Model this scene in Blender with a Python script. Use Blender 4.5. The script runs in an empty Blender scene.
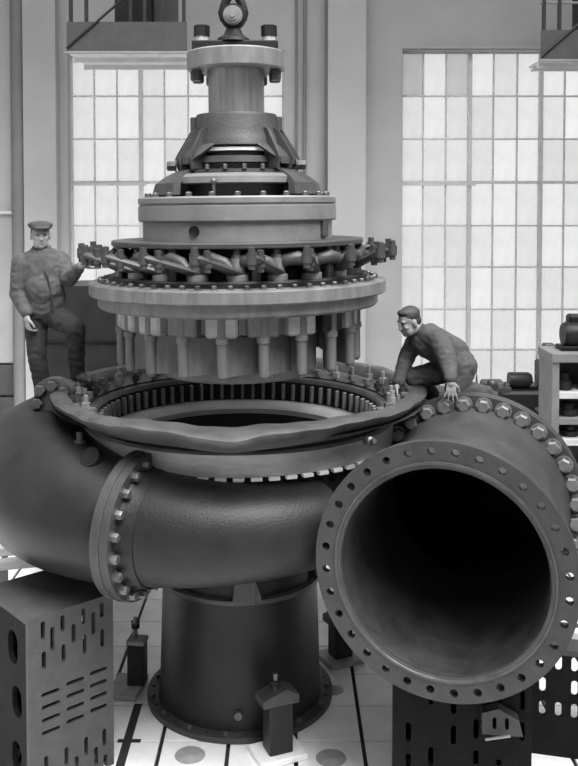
import bpy, bmesh, math, random
from mathutils import Vector, Matrix, geometry, noise
random.seed(7)
PI = math.pi
scene = bpy.context.scene
COL = scene.collection

# ------------------------------------------------------------------ camera
F_PX, PITCH, X0, HORIZON = 920.0, math.radians(2), 285.0, 208.0
Y0 = HORIZON + F_PX * math.tan(PITCH)
CAM = Vector((0.43, -8.7, 4.65))
cam_data = bpy.data.cameras.new('camera')
cam = bpy.data.objects.new('camera', cam_data); COL.objects.link(cam)
cam.location = CAM
cam.rotation_euler = (PI / 2 - PITCH, 0, 0)
cam_data.sensor_fit = 'VERTICAL'
cam_data.sensor_height = 36.0
cam_data.lens = 36.0 * F_PX / 766.0
cam_data.shift_x = (289.0 - X0) / 766.0
cam_data.shift_y = (Y0 - 383.0) / 766.0
cam_data.clip_end = 200
scene.camera = cam

# ------------------------------------------------------------------ world, light, exposure
world = bpy.data.worlds.new('overcast_sky'); scene.world = world
world.use_nodes = True
bg = world.node_tree.nodes['Background']
bg.inputs['Color'].default_value = (1, 1, 1, 1)
bg.inputs['Strength'].default_value = 2.5
sun_data = bpy.data.lights.new('sun', 'SUN'); sun_data.energy = 5.0; sun_data.angle = math.radians(40)
sun = bpy.data.objects.new('sun', sun_data); COL.objects.link(sun)
sun.rotation_euler = Vector((-0.35, 0.5, -1.0)).to_track_quat('-Z', 'Y').to_euler()
vs = scene.view_settings
vs.view_transform = 'Standard'; vs.look = 'None'; vs.exposure = 0.38; vs.gamma = 1.0
vs.use_curve_mapping = False


def _ray(px, py):
    a = (px - X0) / F_PX; b = (Y0 - py) / F_PX
    return Vector((a, math.cos(PITCH) + b * math.sin(PITCH), -math.sin(PITCH) + b * math.cos(PITCH)))
def at(px, py, Y):                       # point seen at a pixel, on the plane y = Y
    d = _ray(px, py); return CAM + d * ((Y - CAM.y) / d.y)
def atz(px, py, Z):                      # point seen at a pixel, on the plane z = Z
    d = _ray(px, py); return CAM + d * ((Z - CAM.z) / d.z)
def zx(py):                              # height of a silhouette point on the turbine axis
    return at(239, py, 0).z

# ------------------------------------------------------------------ materials (procedural, grey as the photograph)
def mat(name, g, rough=0.6, metal=0.0, var=0.25, scale=6.0, bump=0.0, bscale=60.0, streak=None, spec=0.5):
    m = bpy.data.materials.new(name); m.use_nodes = True
    nt = m.node_tree; N = nt.nodes; L = nt.links
    b = N['Principled BSDF']
    b.inputs['Roughness'].default_value = rough
    b.inputs['Metallic'].default_value = metal
    b.inputs['Specular IOR Level'].default_value = spec
    tc = N.new('ShaderNodeTexCoord')
    mp = N.new('ShaderNodeMapping'); L.new(tc.outputs['Object'], mp.inputs['Vector'])
    if streak: mp.inputs['Scale'].default_value = streak
    n1 = N.new('ShaderNodeTexNoise'); n1.inputs['Scale'].default_value = scale
    n1.inputs['Detail'].default_value = 6; n1.inputs['Roughness'].default_value = 0.65
    L.new(mp.outputs['Vector'], n1.inputs['Vector'])
    cr = N.new('ShaderNodeValToRGB')
    lo, hi = g * (1 - var), g * (1 + var)
    cr.color_ramp.elements[0].position = 0.3; cr.color_ramp.elements[0].color = (lo, lo, lo, 1)
    cr.color_ramp.elements[1].position = 0.7; cr.color_ramp.elements[1].color = (hi, hi, hi, 1)
    L.new(n1.outputs['Fac'], cr.inputs['Fac']); L.new(cr.outputs['Color'], b.inputs['Base Color'])
    if bump:
        n2 = N.new('ShaderNodeTexNoise'); n2.inputs['Scale'].default_value = bscale; n2.inputs['Detail'].default_value = 4
        L.new(tc.outputs['Object'], n2.inputs['Vector'])
        bp = N.new('ShaderNodeBump'); bp.inputs['Strength'].default_value = bump; bp.inputs['Distance'].default_value = 0.01
        L.new(n2.outputs['Fac'], bp.inputs['Height']); L.new(bp.outputs['Normal'], b.inputs['Normal'])
    return m

M = {
    'cast': mat('dark_painted_casting', 0.019, 0.42, 0.0, 0.35, 3.0, 0.25, 55, spec=0.28),
    'castlite': mat('grey_painted_casting', 0.047, 0.45, 0.0, 0.3, 4.0, 0.3, 60, spec=0.4),
    'castdark': mat('black_iron_and_shade', 0.010, 0.5, 0.0, 0.35, 5.0, 0.3, 60, spec=0.25),  # black iron; on crown neck and wheel chamber it paints in shade
    'steel': mat('machined_steel', 0.20, 0.45, 0.4, 0.3, 3.0, 0.05, 90, (3, 3, 0.6)),
    'shaft': mat('polished_shaft_steel', 0.24, 0.38, 0.6, 0.35, 3.0, 0.03, 90, (5, 5, 0.3)),
    'steeldull': mat('dull_turned_steel', 0.21, 0.5, 0.4, 0.18, 4.0, 0.12, 70),
    'rim': mat('oiled_rim_casting', 0.075, 0.4, 0.2, 0.35, 5.0, 0.25, 40),
    'bolt': mat('bright_bolt_steel', 0.13, 0.42, 0.6, 0.25, 12.0),
    'stud': mat('bright_stud_steel', 0.36, 0.4, 0.3, 0.25, 12.0),
    'bolthead': mat('worn_bolt_head_steel', 0.21, 0.38, 0.4, 0.3, 12.0),
    'white': mat('bright_machined_edge', 0.88, 0.5, 0.0, 0.1, 10.0),
    'band': mat('bright_machined_band', 0.42, 0.45, 0.15, 0.25, 3.0, 0.05, 70, (1, 1, 5)),
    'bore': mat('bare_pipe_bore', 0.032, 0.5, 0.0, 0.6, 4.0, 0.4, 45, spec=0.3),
    'plate': mat('planed_iron_floor_plate', 0.9, 0.42, 0.05, 0.12, 2.2, 0.05, 40),
    'groove': mat('dark_floor_groove', 0.02, 0.8),
    'patch': mat('plugged_hole_grey', 0.34, 0.5, 0.0, 0.25, 9.0),
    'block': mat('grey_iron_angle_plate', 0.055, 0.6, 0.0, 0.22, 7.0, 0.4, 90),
    'blockshade': mat('shaded_iron_angle_plate', 0.009, 0.7, 0.0, 0.3, 7.0, 0.4, 90, spec=0.12),  # same iron as the block fronts, with shade put into the colour
    'wall': mat('plastered_wall', 0.38, 0.9, 0.0, 0.07, 1.2, 0.12, 30),
    'walllite': mat('pale_pilaster_plaster', 0.39, 0.9, 0.0, 0.05, 1.2, 0.1, 30),
    'walldark': mat('dark_pipe_paint', 0.17, 0.7, 0.0, 0.15, 2.0),
    'frame': mat('steel_window_bar', 0.55, 0.6, 0.0, 0.1, 5.0),
    'walk': mat('walkway_sheet_iron', 0.045, 0.7, 0.0, 0.2, 5.0, 0.2, 40),
    'walklite': mat('walkway_pale_boards', 0.6, 0.7, 0.0, 0.1, 4.0),
    'wood': mat('raw_timber', 0.50, 0.8, 0.0, 0.2, 5.0, 0.2, 40, (1, 1, 6)),
    'door': mat('pale_door_paint', 0.33, 0.8, 0.0, 0.08, 1.5),
    'rack': mat('grey_rack_paint', 0.2, 0.7, 0.0, 0.15, 4.0),
    'skin': mat('skin', 0.25, 0.55, 0.0, 0.06, 9.0),
    'jacket': mat('worn_work_jacket', 0.068, 0.9, 0.0, 0.3, 14.0, 0.6, 120),
    'trousers': mat('dark_work_trousers', 0.018, 0.9, 0.0, 0.3, 14.0, 0.6, 120),
    'overall': mat('grey_overall_cloth', 0.06, 0.9, 0.0, 0.3, 12.0, 0.6, 120),
    'hair': mat('dark_hair', 0.035, 0.6, 0.0, 0.4, 30.0, 0.6, 120),
    'cap': mat('dark_cloth_cap', 0.045, 0.9, 0.0, 0.3, 20.0, 0.6, 120),
    'shoe': mat('black_leather', 0.03, 0.45, 0.0, 0.3, 10.0),
    'eye': mat('dark_eye', 0.03, 0.4),
}
def pane_material(name='dusty_window_glass', base=0.45):
    m = bpy.data.materials.new(name); m.use_nodes = True
    nt = m.node_tree; N = nt.nodes; L = nt.links
    N.remove(N['Principled BSDF']); out = N['Material Output']
    tr = N.new('ShaderNodeBsdfTransparent'); df = N.new('ShaderNodeBsdfTranslucent'); mx = N.new('ShaderNodeMixShader')
    oi = N.new('ShaderNodeObjectInfo'); tc = N.new('ShaderNodeTexCoord'); n = N.new('ShaderNodeTexNoise')
    n.inputs['Scale'].default_value = 2.5; n.inputs['Detail'].default_value = 5
    L.new(tc.outputs['Object'], n.inputs['Vector'])
    a = N.new('ShaderNodeMath'); a.operation = 'MULTIPLY_ADD'; a.inputs[1].default_value = 0.07; a.inputs[2].default_value = base
    L.new(oi.outputs['Random'], a.inputs[0])
    b = N.new('ShaderNodeMath'); b.operation = 'MULTIPLY_ADD'; b.inputs[1].default_value = 0.10
    L.new(n.outputs['Fac'], b.inputs[0]); L.new(a.outputs[0], b.inputs[2])
    L.new(b.outputs[0], tr.inputs['Color'])
    df.inputs['Color'].default_value = (0.4, 0.4, 0.4, 1)
    mx.inputs[0].default_value = 0.3
    L.new(tr.outputs[0], mx.inputs[1]); L.new(df.outputs[0], mx.inputs[2]); L.new(mx.outputs[0], out.inputs['Surface'])
    return m
M['pane'] = pane_material()
M['panedark'] = pane_material('grimy_window_glass', 0.32)

# ------------------------------------------------------------------ mesh helpers
def frame_z(d, up=Vector((0, 0, 1))):
    """rotation matrix whose local z points along d"""
    return Vector(d).to_track_quat('Z', 'Y').to_matrix().to_4x4()

class MB:
    def __init__(s): s.v = []; s.f = []
    def add(s, vs_, fs, mx=None):
        o = len(s.v)
        s.v += [tuple(mx @ Vector(p)) if mx else tuple(p) for p in vs_]
        s.f += [tuple(i + o for i in f) for f in fs]
        return s
    def box(s, c, size, mx=None):
        x, y, z = (k / 2 for k in size)
        vv = [(c[0] + a * x, c[1] + b * y, c[2] + d * z) for d in (-1, 1) for b in (-1, 1) for a in (-1, 1)]
        return s.add(vv, [(0, 2, 3, 1), (4, 5, 7, 6), (0, 1, 5, 4), (2, 6, 7, 3), (0, 4, 6, 2), (1, 3, 7, 5)], mx)
    def bevbox(s, c, size, b=0.01, mx=None):
        bm = bmesh.new(); bmesh.ops.create_cube(bm, size=1)
        for v in bm.verts: v.co = Vector((v.co.x * size[0], v.co.y * size[1], v.co.z * size[2])) + Vector(c)
        bmesh.ops.bevel(bm, geom=bm.edges[:], offset=b, segments=1, affect='EDGES', profile=0.5)
        bm.verts.index_update()
        s.add([v.co.copy() for v in bm.verts], [tuple(v.index for v in f.verts) for f in bm.faces], mx); bm.free(); return s
    def lathe(s, prof, n=64, a0=0.0, a1=None, mx=None, caps=False, close=False):
        """prof: list of (r, z); full turn unless a1 given"""
        full = a1 is None
        cnt = n if full else n + 1
        vv, ff = [], []; k = len(prof)
        for i in range(cnt):
            a = a0 + (2 * PI if full else a1 - a0) * i / n
            for r, z in prof: vv.append((r * math.cos(a), r * math.sin(a), z))
        kk = k if close else k - 1
        for i in range(n):
            j = (i + 1) % cnt
            for q in range(kk):
                q2 = (q + 1) % k
                ff.append((i * k + q, j * k + q, j * k + q2, i * k + q2))
        if caps and not full:
            ff.append(tuple(range(k))); ff.append(tuple((cnt - 1) * k + q for q in reversed(range(k))))
        return s.add(vv, ff, mx)
    def cyl(s, p0, p1, r0, r1=None, n=16, caps=True):
        p0, p1 = Vector(p0), Vector(p1); r1 = r0 if r1 is None else r1
        mx = Matrix.Translation(p0) @ frame_z(p1 - p0); h = (p1 - p0).length
        vv = [(r * math.cos(2 * PI * i / n), r * math.sin(2 * PI * i / n), z) for r, z in ((r0, 0), (r1, h)) for i in range(n)]
        ff = [(i, (i + 1) % n, n + (i + 1) % n, n + i) for i in range(n)]
        if caps: ff += [tuple(reversed(range(n))), tuple(range(n, 2 * n))]
        return s.add(vv, ff, mx)
    def tube(s, pts, radii, n=12, caps=True, flat=None):
        """sweep along pts; radii: number, or (ra, rb) ellipse half axes; flat = reference normal for ra"""
        pts = [Vector(p) for p in pts]; vv, ff = [], []
        ref = Vector(flat) if flat else None
        for i, p in enumerate(pts):
            t = (pts[min(i + 1, len(pts) - 1)] - pts[max(i - 1, 0)]).normalized()
            if ref is None: ref = t.orthogonal()
            u = (ref - t * ref.dot(t)).normalized(); w = t.cross(u); ref = u if not flat else ref
            r = radii[i]; ra, rb = r if isinstance(r, tuple) else (r, r)
            for k in range(n):
                a = 2 * PI * k / n; vv.append(p + u * (ra * math.cos(a)) + w * (rb * math.sin(a)))
        m = len(pts)
        for i in range(m - 1):
            for k in range(n):
                k2 = (k + 1) % n; ff.append((i * n + k, i * n + k2, (i + 1) * n + k2, (i + 1) * n + k))
        if caps: ff += [tuple(reversed(range(n))), tuple((m - 1) * n + k for k in range(n))]
        return s.add(vv, ff)
    def capsule(s, p0, p1, r0, r1, n=14):
        """tapered limb with rounded ends"""
        p0, p1 = Vector(p0), Vector(p1); d = p1 - p0; L = max(d.length, 1e-5); d = d / L
        pts, rr = [], []
        for k in range(5):
            a = PI / 2 * k / 4 * 0.98 + 0.02; pts.append(p0 - d * r0 * math.cos(a)); rr.append(r0 * math.sin(a))
        for k in range(5):
            a = PI / 2 * (1 - k / 4) * 0.98 + 0.02; pts.append(p1 + d * r1 * math.cos(a)); rr.append(r1 * math.sin(a))
        return s.tube(pts, rr, n)
    def ball(s, c, r, mx=None):
        """ellipsoid r=(rx,ry,rz)"""
        if not isinstance(r, tuple): r = (r, r, r)
        vv, ff = [], []; nu, nv = 16, 10
        for j in range(nv + 1):
            b = PI * j / nv
            for i in range(nu):
                a = 2 * PI * i / nu
                vv.append((c[0] + r[0] * math.sin(b) * math.cos(a), c[1] + r[1] * math.sin(b) * math.sin(a), c[2] + r[2] * math.cos(b)))
        for j in range(nv):
            for i in range(nu):
                i2 = (i + 1) % nu; ff.append((j * nu + i, (j + 1) * nu + i, (j + 1) * nu + i2, j * nu + i2))
        return s.add(vv, ff, mx)
    def prism(s, outer, holes, depth, mx=None):
        """flat plate of outline `outer` (2d, ccw) pierced by `holes`, extruded from z=0 to z=depth"""
        pts, edges = [], []
        for loop in [outer] + holes:
            o = len(pts); pts += [Vector(p) for p in loop]
            edges += [(o + i, o + (i + 1) % len(loop)) for i in range(len(loop))]
        vo, _, fo, *_ = geometry.delaunay_2d_cdt(pts, edges, [], 0, 1e-6)
        def inside(c, poly):
            r = False; j = len(poly) - 1
            for i in range(len(poly)):
                xi, yi = poly[i]; xj, yj = poly[j]
                if (yi > c[1]) != (yj > c[1]) and c[0] < (xj - xi) * (c[1] - yi) / (yj - yi) + xi: r = not r
                j = i
            return r
        boxes = [(min(p[0] for p in h), max(p[0] for p in h), min(p[1] for p in h), max(p[1] for p in h)) for h in holes]
        keep = []
        for f in fo:
            c = sum((vo[i] for i in f), Vector((0, 0))) / len(f)
            if not inside(c, outer): continue
            if any(b[0] <= c[0] <= b[1] and b[2] <= c[1] <= b[3] and inside(c, h) for h, b in zip(holes, boxes)): continue
            keep.append(tuple(f))
        n = len(vo)
        vv = [(p[0], p[1], 0) for p in vo] + [(p[0], p[1], depth) for p in vo]
        ff = [tuple(reversed(f)) for f in keep] + [tuple(i + n for i in f) for f in keep]
        cnt = {}
        for f in keep:
            for i in range(len(f)):
                e = (f[i], f[(i + 1) % len(f)]); cnt[e] = cnt.get(e, 0) + 1
        for (a, b) in cnt:
            if (b, a) not in cnt: ff.append((a, b, b + n, a + n))
        return s.add(vv, ff, mx)
    def mesh(s, name, material, smooth=35, fix=False):
        me = bpy.data.meshes.new(name); me.from_pydata(s.v, [], s.f); me.update()
        if fix:
            bm = bmesh.new(); bm.from_mesh(me); bmesh.ops.recalc_face_normals(bm, faces=bm.faces[:]); bm.to_mesh(me); bm.free()
        if material: me.materials.append(material if not isinstance(material, str) else M[material])
        if smooth:
            me.polygons.foreach_set('use_smooth', [True] * len(me.polygons)); me.set_sharp_from_angle(angle=math.radians(smooth))
        return me
    def build(s, name, material, parent=None, loc=None, smooth=35, fix=False, mx=None):
        return place(name, s.mesh(name, material, smooth, fix), parent, loc, mx)

def place(name, me, parent=None, loc=None, mx=None):
    o = bpy.data.objects.new(name, me); COL.objects.link(o)
    if parent: o.parent = parent
    if mx is not None: o.matrix_local = mx
    elif loc is not None: o.location = loc
    return o
def tag(o, label=None, cat=None, group=None, kind=None):
    if label: o['label'] = label
    if cat: o['category'] = cat
    if group: o['group'] = group
    if kind: o['kind'] = kind
    return o
def thing(name, label, cat, loc=(0, 0, 0), rz=0, group=None):
    o = bpy.data.objects.new(name, None); COL.objects.link(o); o.location = loc; o.rotation_euler = (0, 0, rz)
    o.empty_display_size = 0.2
    return tag(o, label, cat, group)
def struct(name, mb, material, smooth=0, **k): return tag(mb.build(name, material, smooth=smooth, **k), kind='structure')
def circ(r, n, cx=0.0, cy=0.0, a0=0.0): return [(cx + r * math.cos(a0 + 2 * PI * i / n), cy + r * math.sin(a0 + 2 * PI * i / n)) for i in range(n)]
def T(*p): return Matrix.Translation(Vector(p))
def Rz(a): return Matrix.Rotation(a, 4, 'Z')
def Rx(a): return Matrix.Rotation(a, 4, 'X')
def Ry(a): return Matrix.Rotation(a, 4, 'Y')
def interp(tab, x):
    for (x0, y0), (x1, y1) in zip(tab, tab[1:]):
        if x0 <= x <= x1:
            t = (x - x0) / (x1 - x0); return y0 + (y1 - y0) * t
    return tab[0][1] if x < tab[0][0] else tab[-1][1]
def smooth_interp(tab, x):
    w = 4.0; return sum(interp(tab, x + k) for k in (-w, -w / 2, 0, w / 2, w)) / 5

def hexbolt(r, h, shank=0.0, dome=True, washer=True):
    m = MB()
    if washer: m.lathe([(0.001, 0), (r * 1.25, 0), (r * 1.25, h * 0.12), (r, h * 0.14)], 16)
    vv, ff = [], []
    prof = [(1.0, h * 0.12), (1.0, h * 0.82), (0.82, h)] if dome else [(1.0, h * 0.12), (1.0, h)]
    for sc, z in prof:
        for i in range(6): a = i * PI / 3; vv.append((r * sc * math.cos(a), r * sc * math.sin(a), z))
    for k in range(len(prof) - 1):
        for i in range(6): j = (i + 1) % 6; ff.append((k * 6 + i, k * 6 + j, k * 6 + 6 + j, k * 6 + 6 + i))
    e = (len(prof) - 1) * 6; ff.append(tuple(range(e, e + 6))); m.add(vv, ff)
    if shank: m.cyl((0, 0, h * 0.9), (0, 0, h + shank), r * 0.55, n=10)
    return m

# ================================================================== THE SETTING
WY = 7.5
def wx(px): return at(px, 200, WY).x
def wz(py): return at(285, py, WY).z
XL, XR, ZT = -7.5, 9.0, 11.0
win_rows = [50, 94.5, 138, 182, 226, 268, 311, 352, 392]
win_a = [68, 92, 115, 139, 163, 187, 210, 234, 258, 284]
win_b = [402, 425, 448, 472, 496, 520, 544, 568, 592, 616, 640, 664, 688]
def rect(x0, x1, z0, z1): return [(x0, z0), (x1, z0), (x1, z1), (x0, z1)]
holes = [rect(wx(w[0]), wx(w[-1]), wz(win_rows[-1]), wz(win_rows[0])) for w in (win_a, win_b)]
struct('wall_back', MB().prism(rect(XL, XR, -0.03, ZT), holes, 0.4, T(0, WY + 0.4, 0) @ Rx(PI / 2)), 'wall')
struct('wall_left', MB().box((XL - 0.15, -1.5, ZT / 2), (0.3, 18.6, ZT)), 'wall')
struct('wall_right', MB().box((XR + 0.15, -1.5, ZT / 2), (0.3, 18.6, ZT)), 'wall')
struct('wall_front', MB().box(((XL + XR) / 2, -11.15, ZT / 2), (XR - XL, 0.3, ZT)), 'wall')
struct('ceiling', MB().prism(rect(XL, XR, -11, WY + 0.4), [rect(-5.5, 7.0, -9.5, 3.2)], 0.25, T(0, 0, ZT)), 'wall')

def window(name, cols, thick):
    win = MB()
    z0, z1 = wz(win_rows[-1]), wz(win_rows[0])
    for i, c in enumerate(cols):
        w = 0.07 if i in thick else 0.024
        win.box((wx(c), WY + 0.26, (z0 + z1) / 2), (w, 0.05 if i not in thick else 0.09, z1 - z0))
    for j, r in enumerate(win_rows):
        w = 0.05 if j in (3, len(win_rows) - 1, 0) else 0.026
        win.box(((wx(cols[0]) + wx(cols[-1])) / 2, WY + 0.26, wz(r)), (wx(cols[-1]) - wx(cols[0]), 0.052, w))
    o = struct(name, win, 'frame')
    # projecting rail of the opening light
    rl = MB().box(((wx(cols[0]) + wx(cols[3])) / 2 - 0.1, WY + 0.2, wz(184)), (wx(cols[3]) - wx(cols[0]) + 0.4, 0.04, 0.05))
    rl.build('opening_rail', 'frame', o, smooth=0)
    sl = MB().box(((wx(cols[0]) + wx(cols[-1])) / 2, WY + 0.12, z0 - 0.03), (wx(cols[-1]) - wx(cols[0]), 0.3, 0.06))
    sl.build('window_sill', 'walllite', o, smooth=0)
    cw, rh = wx(cols[1]) - wx(cols[0]), wz(win_rows[0]) - wz(win_rows[1])
    base = MB().box((0, 0, 0), (1, 0.006, 1)).mesh('pane', 'pane', 0)
    grim = MB().box((0, 0, 0), (1, 0.006, 1)).mesh('pane', 'panedark', 0)
    for i in range(len(cols) - 1):
        for j in range(len(win_rows) - 1):
            xa, xb, zb, za = wx(cols[i]), wx(cols[i + 1]), wz(win_rows[j]), wz(win_rows[j + 1])
            p = place('pane', grim if (name == 'window_2' and (i, j) in ((0, 0), (2, 0))) else base, o, ((xa + xb) / 2, WY + 0.27 + 0.004 * ((i + j) % 2), (za + zb) / 2)); p.scale = (xb - xa - 0.01, 1, zb - za - 0.01)
    return o
window('window_1', win_a, (0, 3, 6, 9))
window('window_2', win_b, (0, 3, 6, 9, 12))
# wall articulation
def wallbox(name, pxa, pxb, depth, material, za=0.0, zb=ZT):
    return struct(name, MB().box(((wx(pxa) + wx(pxb)) / 2, WY - depth / 2, (za + zb) / 2), (wx(pxb) - wx(pxa), depth, zb - za)), material)
wallbox('trim_1', 28, 60, 0.25, 'wall')
wallbox('trim_2', 327, 364, 0.32, 'walllite')
wallbox('trim_3', 402, 640, 0.06, 'walllite', wz(50) + 0.02, wz(46.5))
struct('trim_4', MB().cyl((wx(21), WY - 0.12, 0), (wx(21), WY - 0.12, ZT), 0.125, n=20), 'walldark', 35)
struct('trim_5', MB().cyl((wx(296.5), WY - 0.06, 0), (wx(296.5), WY - 0.06, ZT), 0.022, n=10), 'walldark', 35)
struct('trim_6', MB().cyl((wx(304.5), WY - 0.06, 0), (wx(304.5), WY - 0.06, ZT), 0.028, n=10), 'walldark', 35)
struct('trim_7', MB().box((wx(326), WY - 0.1, ZT / 2), (0.05, 0.2, ZT)), 'walldark')
# pale sheet door at the far left, dark dado boards below it
d = MB().box(((wx(-60) + wx(22)) / 2, WY - 0.04, (wz(213) + wz(362)) / 2), (wx(22) - wx(-60), 0.08, wz(213) - wz(362)))
door = struct('door_1', d, 'door')
fr = MB()
fr.box(((wx(-60) + wx(23)) / 2, WY - 0.07, wz(212.5)), (wx(23) - wx(-60), 0.14, 0.05))
fr.box((wx(23), WY - 0.07, (wz(212) + wz(362)) / 2), (0.05, 0.14, wz(212) - wz(362)))
fr.build('door_frame', 'frame', door, smooth=0)
for k, (ya, yb) in enumerate([(364, 394), (396, 430), (432, 468)]):
    dd = MB().bevbox(((wx(-60) + wx(24)) / 2, WY - 0.06, (wz(ya) + wz(yb)) / 2), (wx(24) - wx(-60), 0.12, wz(ya) - wz(yb)), 0.015)
    dd.build('dado_board', 'castlite', door, smooth=0)
# dado of the back wall under the right window and behind the turbine
bb = MB().box(((wx(330) + wx(660)) / 2, WY - 0.03, wz(428)), (wx(660) - wx(330), 0.06, wz(392) - wz(468)))
struct('baseboard_back', bb, 'castlite')

# floor: a dark bed with planed iron plates, joints left open
GX, GY, GS, GT = -0.062, -0.826, 0.585, 0.58
floor = struct('floor', MB().box(((XL + XR) / 2, -1.55, -0.055), (XR - XL, 18.9, 0.05)), 'groove')
pm = MB().bevbox((0, 0, -0.0155), (GS - 0.036, GT - 0.019, 0.031), 0.003).mesh('floor_plate', 'plate', 0)
i0, i1, j0, j1 = -8, 8, -2, 14
for i in range(i0, i1):
    for j in range(j0, j1):
        place('floor_plate', pm, floor, (GX + (i + 0.5) * GS, GY + (j + 0.5) * GT, random.uniform(-0.002, 0)))
xa, xb, ya, yb = GX + i0 * GS, GX + i1 * GS, GY + j0 * GT, GY + j1 * GT
for (x0, x1, y0, y1) in ((XL, xa, -11, WY), (xb, XR, -11, WY), (xa, xb, -11, ya), (xa, xb, yb, WY)):
    MB().box(((x0 + x1) / 2, (y0 + y1) / 2, -0.017), (x1 - x0 - 0.01, y1 - y0 - 0.01, 0.03)).build('floor_plate', 'plate', floor, smooth=0)
MB().box((-0.946, -1.1, 0.001), (0.075, 1.75, 0.004)).build('clamping_slot', 'groove', floor, smooth=0)
MB().box((-0.93, -0.826, 0.001), (0.20, 0.05, 0.005)).build('clamping_slot', 'groove', floor, smooth=0)
for q in ((190, 755), (331, 758), (334, 690), (420, 640)):
    p = atz(q[0], q[1], 0); MB().lathe([(0.001, 0.003), (0.125 if q[1] > 700 else 0.09, 0.003), (0.13 if q[1] > 700 else 0.095, 0)], 28).build('hole_plug', 'patch', floor, loc=(p.x, p.y, 0.001))

# ================================================================== SPIRAL CASING
ZS = 2.02                                             # height of the scroll's centre line
casing = thing('spiral_casing', 'dark cast spiral casing of a water turbine with open round inlet', 'turbine casing')
Rc_t = [(-20, 2.21), (0, 2.17), (45, 2.10), (90, 2.0), (135, 1.95), (180, 1.87), (210, 1.69), (240, 1.51), (270, 1.47), (300, 1.42), (335, 1.36), (360, 1.3)]
rr_t = [(-20, 0.80), (0, 0.79), (45, 0.76), (90, 0.73), (135, 0.71), (180, 0.655), (210, 0.585), (240, 0.475), (270, 0.40), (300, 0.34), (335, 0.28), (360, 0.25)]
zs_t = [(-30, 0), (90, 0), (130, 0.04), (175, 0.13), (205, 0.12), (240, 0.06), (360, 0.05)]
def Rc(a): return smooth_interp(Rc_t, a)
def rr(a): return smooth_interp(rr_t, a)
def scroll_pt(a):
    t = math.radians(a); return Vector((Rc(a) * math.cos(t), Rc(a) * math.sin(t), ZS + smooth_interp(zs_t, a)))
def scroll_dir(a): return (scroll_pt(a + 1) - scroll_pt(a - 1)).normalized()
IN_C = Vector((1.575, -2.10, 2.0)); SF_A = -12.5; SF_C = scroll_pt(SF_A)
IN_D = (SF_C - IN_C); IN_L = IN_D.length; IN_D.normalize()
def scroll_section(a0, a1, n, flare0=0.0, end_cap=False):
    pts, rad = [], []
    for i in range(n + 1):
        a = a0 + (a1 - a0) * i / n; pts.append(scroll_pt(a)); rad.append(rr(a))
    m = MB(); m.tube(pts, rad, 56, caps=False, flat=(0, 0, 1))
    if end_cap: m.ball((0, 0, 0), (rad[-1], rad[-1], 0.10), T(*pts[-1]) @ frame_z(scroll_dir(a1)))
    return m
scroll_section(SF_A, 174, 80).build('scroll_section', 'cast', casing)
scroll_section(174, 240, 36).build('scroll_section', 'cast', casing)
scroll_section(240, 300, 36, end_cap=True).build('scroll_section', 'cast', casing)

def flange_at(c, d, ro, ri, th, nb, rb, rh, name, material, back=0.0, n=96):
    """flange plate pierced with bolt holes; local z along d"""
    hs = [circ(ri, n)] + [circ(rh, 14, rb * math.cos(2 * PI * (k + .5) / nb), rb * math.sin(2 * PI * (k + .5) / nb)) for k in range(nb)] if rh else [circ(ri, n)]
    return MB().prism(circ(ro, n), hs, th).build(name, material, casing, mx=T(*(c + d * back)) @ frame_z(d), smooth=40, fix=True)
def bolts_at(c, d, rb, nb, me, name='bolt', parent=None, a_from=0, a_to=360):
    fr_ = T(*c) @ frame_z(d)
    for k in range(nb):
        a = 2 * PI * (k + .5) / nb
        place(name, me, parent or casing, mx=fr_ @ Rz(a) @ T(rb, 0, 0) @ Rz(random.uniform(0, 1)))
# inlet pipe, its end flange and the joint flange behind it
INM = T(*IN_C) @ frame_z(IN_D)
ip = MB()
ip.lathe([(0.86, 0.06), (0.835, 0.16), (0.80, 0.30), (0.80, IN_L - 0.30), (0.83, IN_L - 0.16), (0.85, IN_L - 0.05)], 96)
ip.build('inlet_pipe', 'castlite', casing, mx=INM)
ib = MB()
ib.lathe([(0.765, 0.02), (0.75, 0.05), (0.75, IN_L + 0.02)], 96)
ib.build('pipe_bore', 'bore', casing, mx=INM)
il = MB()
il.lathe([(0.815, -0.001), (0.812, -0.014), (0.795, -0.016), (0.788, -0.004), (0.776, -0.004), (0.765, 0.02)], 96)
il.build('bore_lip', 'rim', casing, mx=INM)
flange_at(IN_C, IN_D, 0.965, 0.764, 0.075, 32, 0.888, 0.031, 'inlet_flange', 'castlite')
flange_at(SF_C, IN_D, 0.96, 0.76, 0.075, 28, 0.88, 0, 'joint_flange', 'castlite', -0.075)
flange_at(SF_C, IN_D, 0.96, 0.76, 0.075, 28, 0.88, 0, 'joint_flange', 'castlite', 0.004)
big_bolt = hexbolt(0.06, 0.075).mesh('bolt', 'bolthead', 30)
bolts_at(SF_C - IN_D * 0.076, -IN_D, 0.88, 32, big_bolt)
# joint on the front left between two scroll sections
JA = 240; JC = scroll_pt(JA); JD = scroll_dir(JA)
flange_at(JC, JD, 0.592, 0.465, 0.075, 20, 0.56, 0, 'joint_flange', 'castlite', -0.077)
flange_at(JC, JD, 0.586, 0.465, 0.075, 20, 0.56, 0, 'joint_flange', 'castlite', 0.002)
MB().lathe([(0.588, -0.002), (0.596, 0.0), (0.596, 0.004), (0.588, 0.006)], 96).build('joint_line', 'bolt', casing, mx=T(*JC) @ frame_z(JD) @ T(0, 0, -0.004))
mid_bolt = hexbolt(0.038, 0.06).mesh('bolt', 'bolt', 30)
bolts_at(JC + JD * 0.078, JD, 0.53, 20, mid_bolt)
# fillet of the front tube behind the joint
MB().lathe([(0.495, 0.08), (0.475, 0.12), (0.462, 0.22)], 80).build('joint_fillet', 'cast', casing, mx=T(*JC) @ frame_z(JD))

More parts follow.
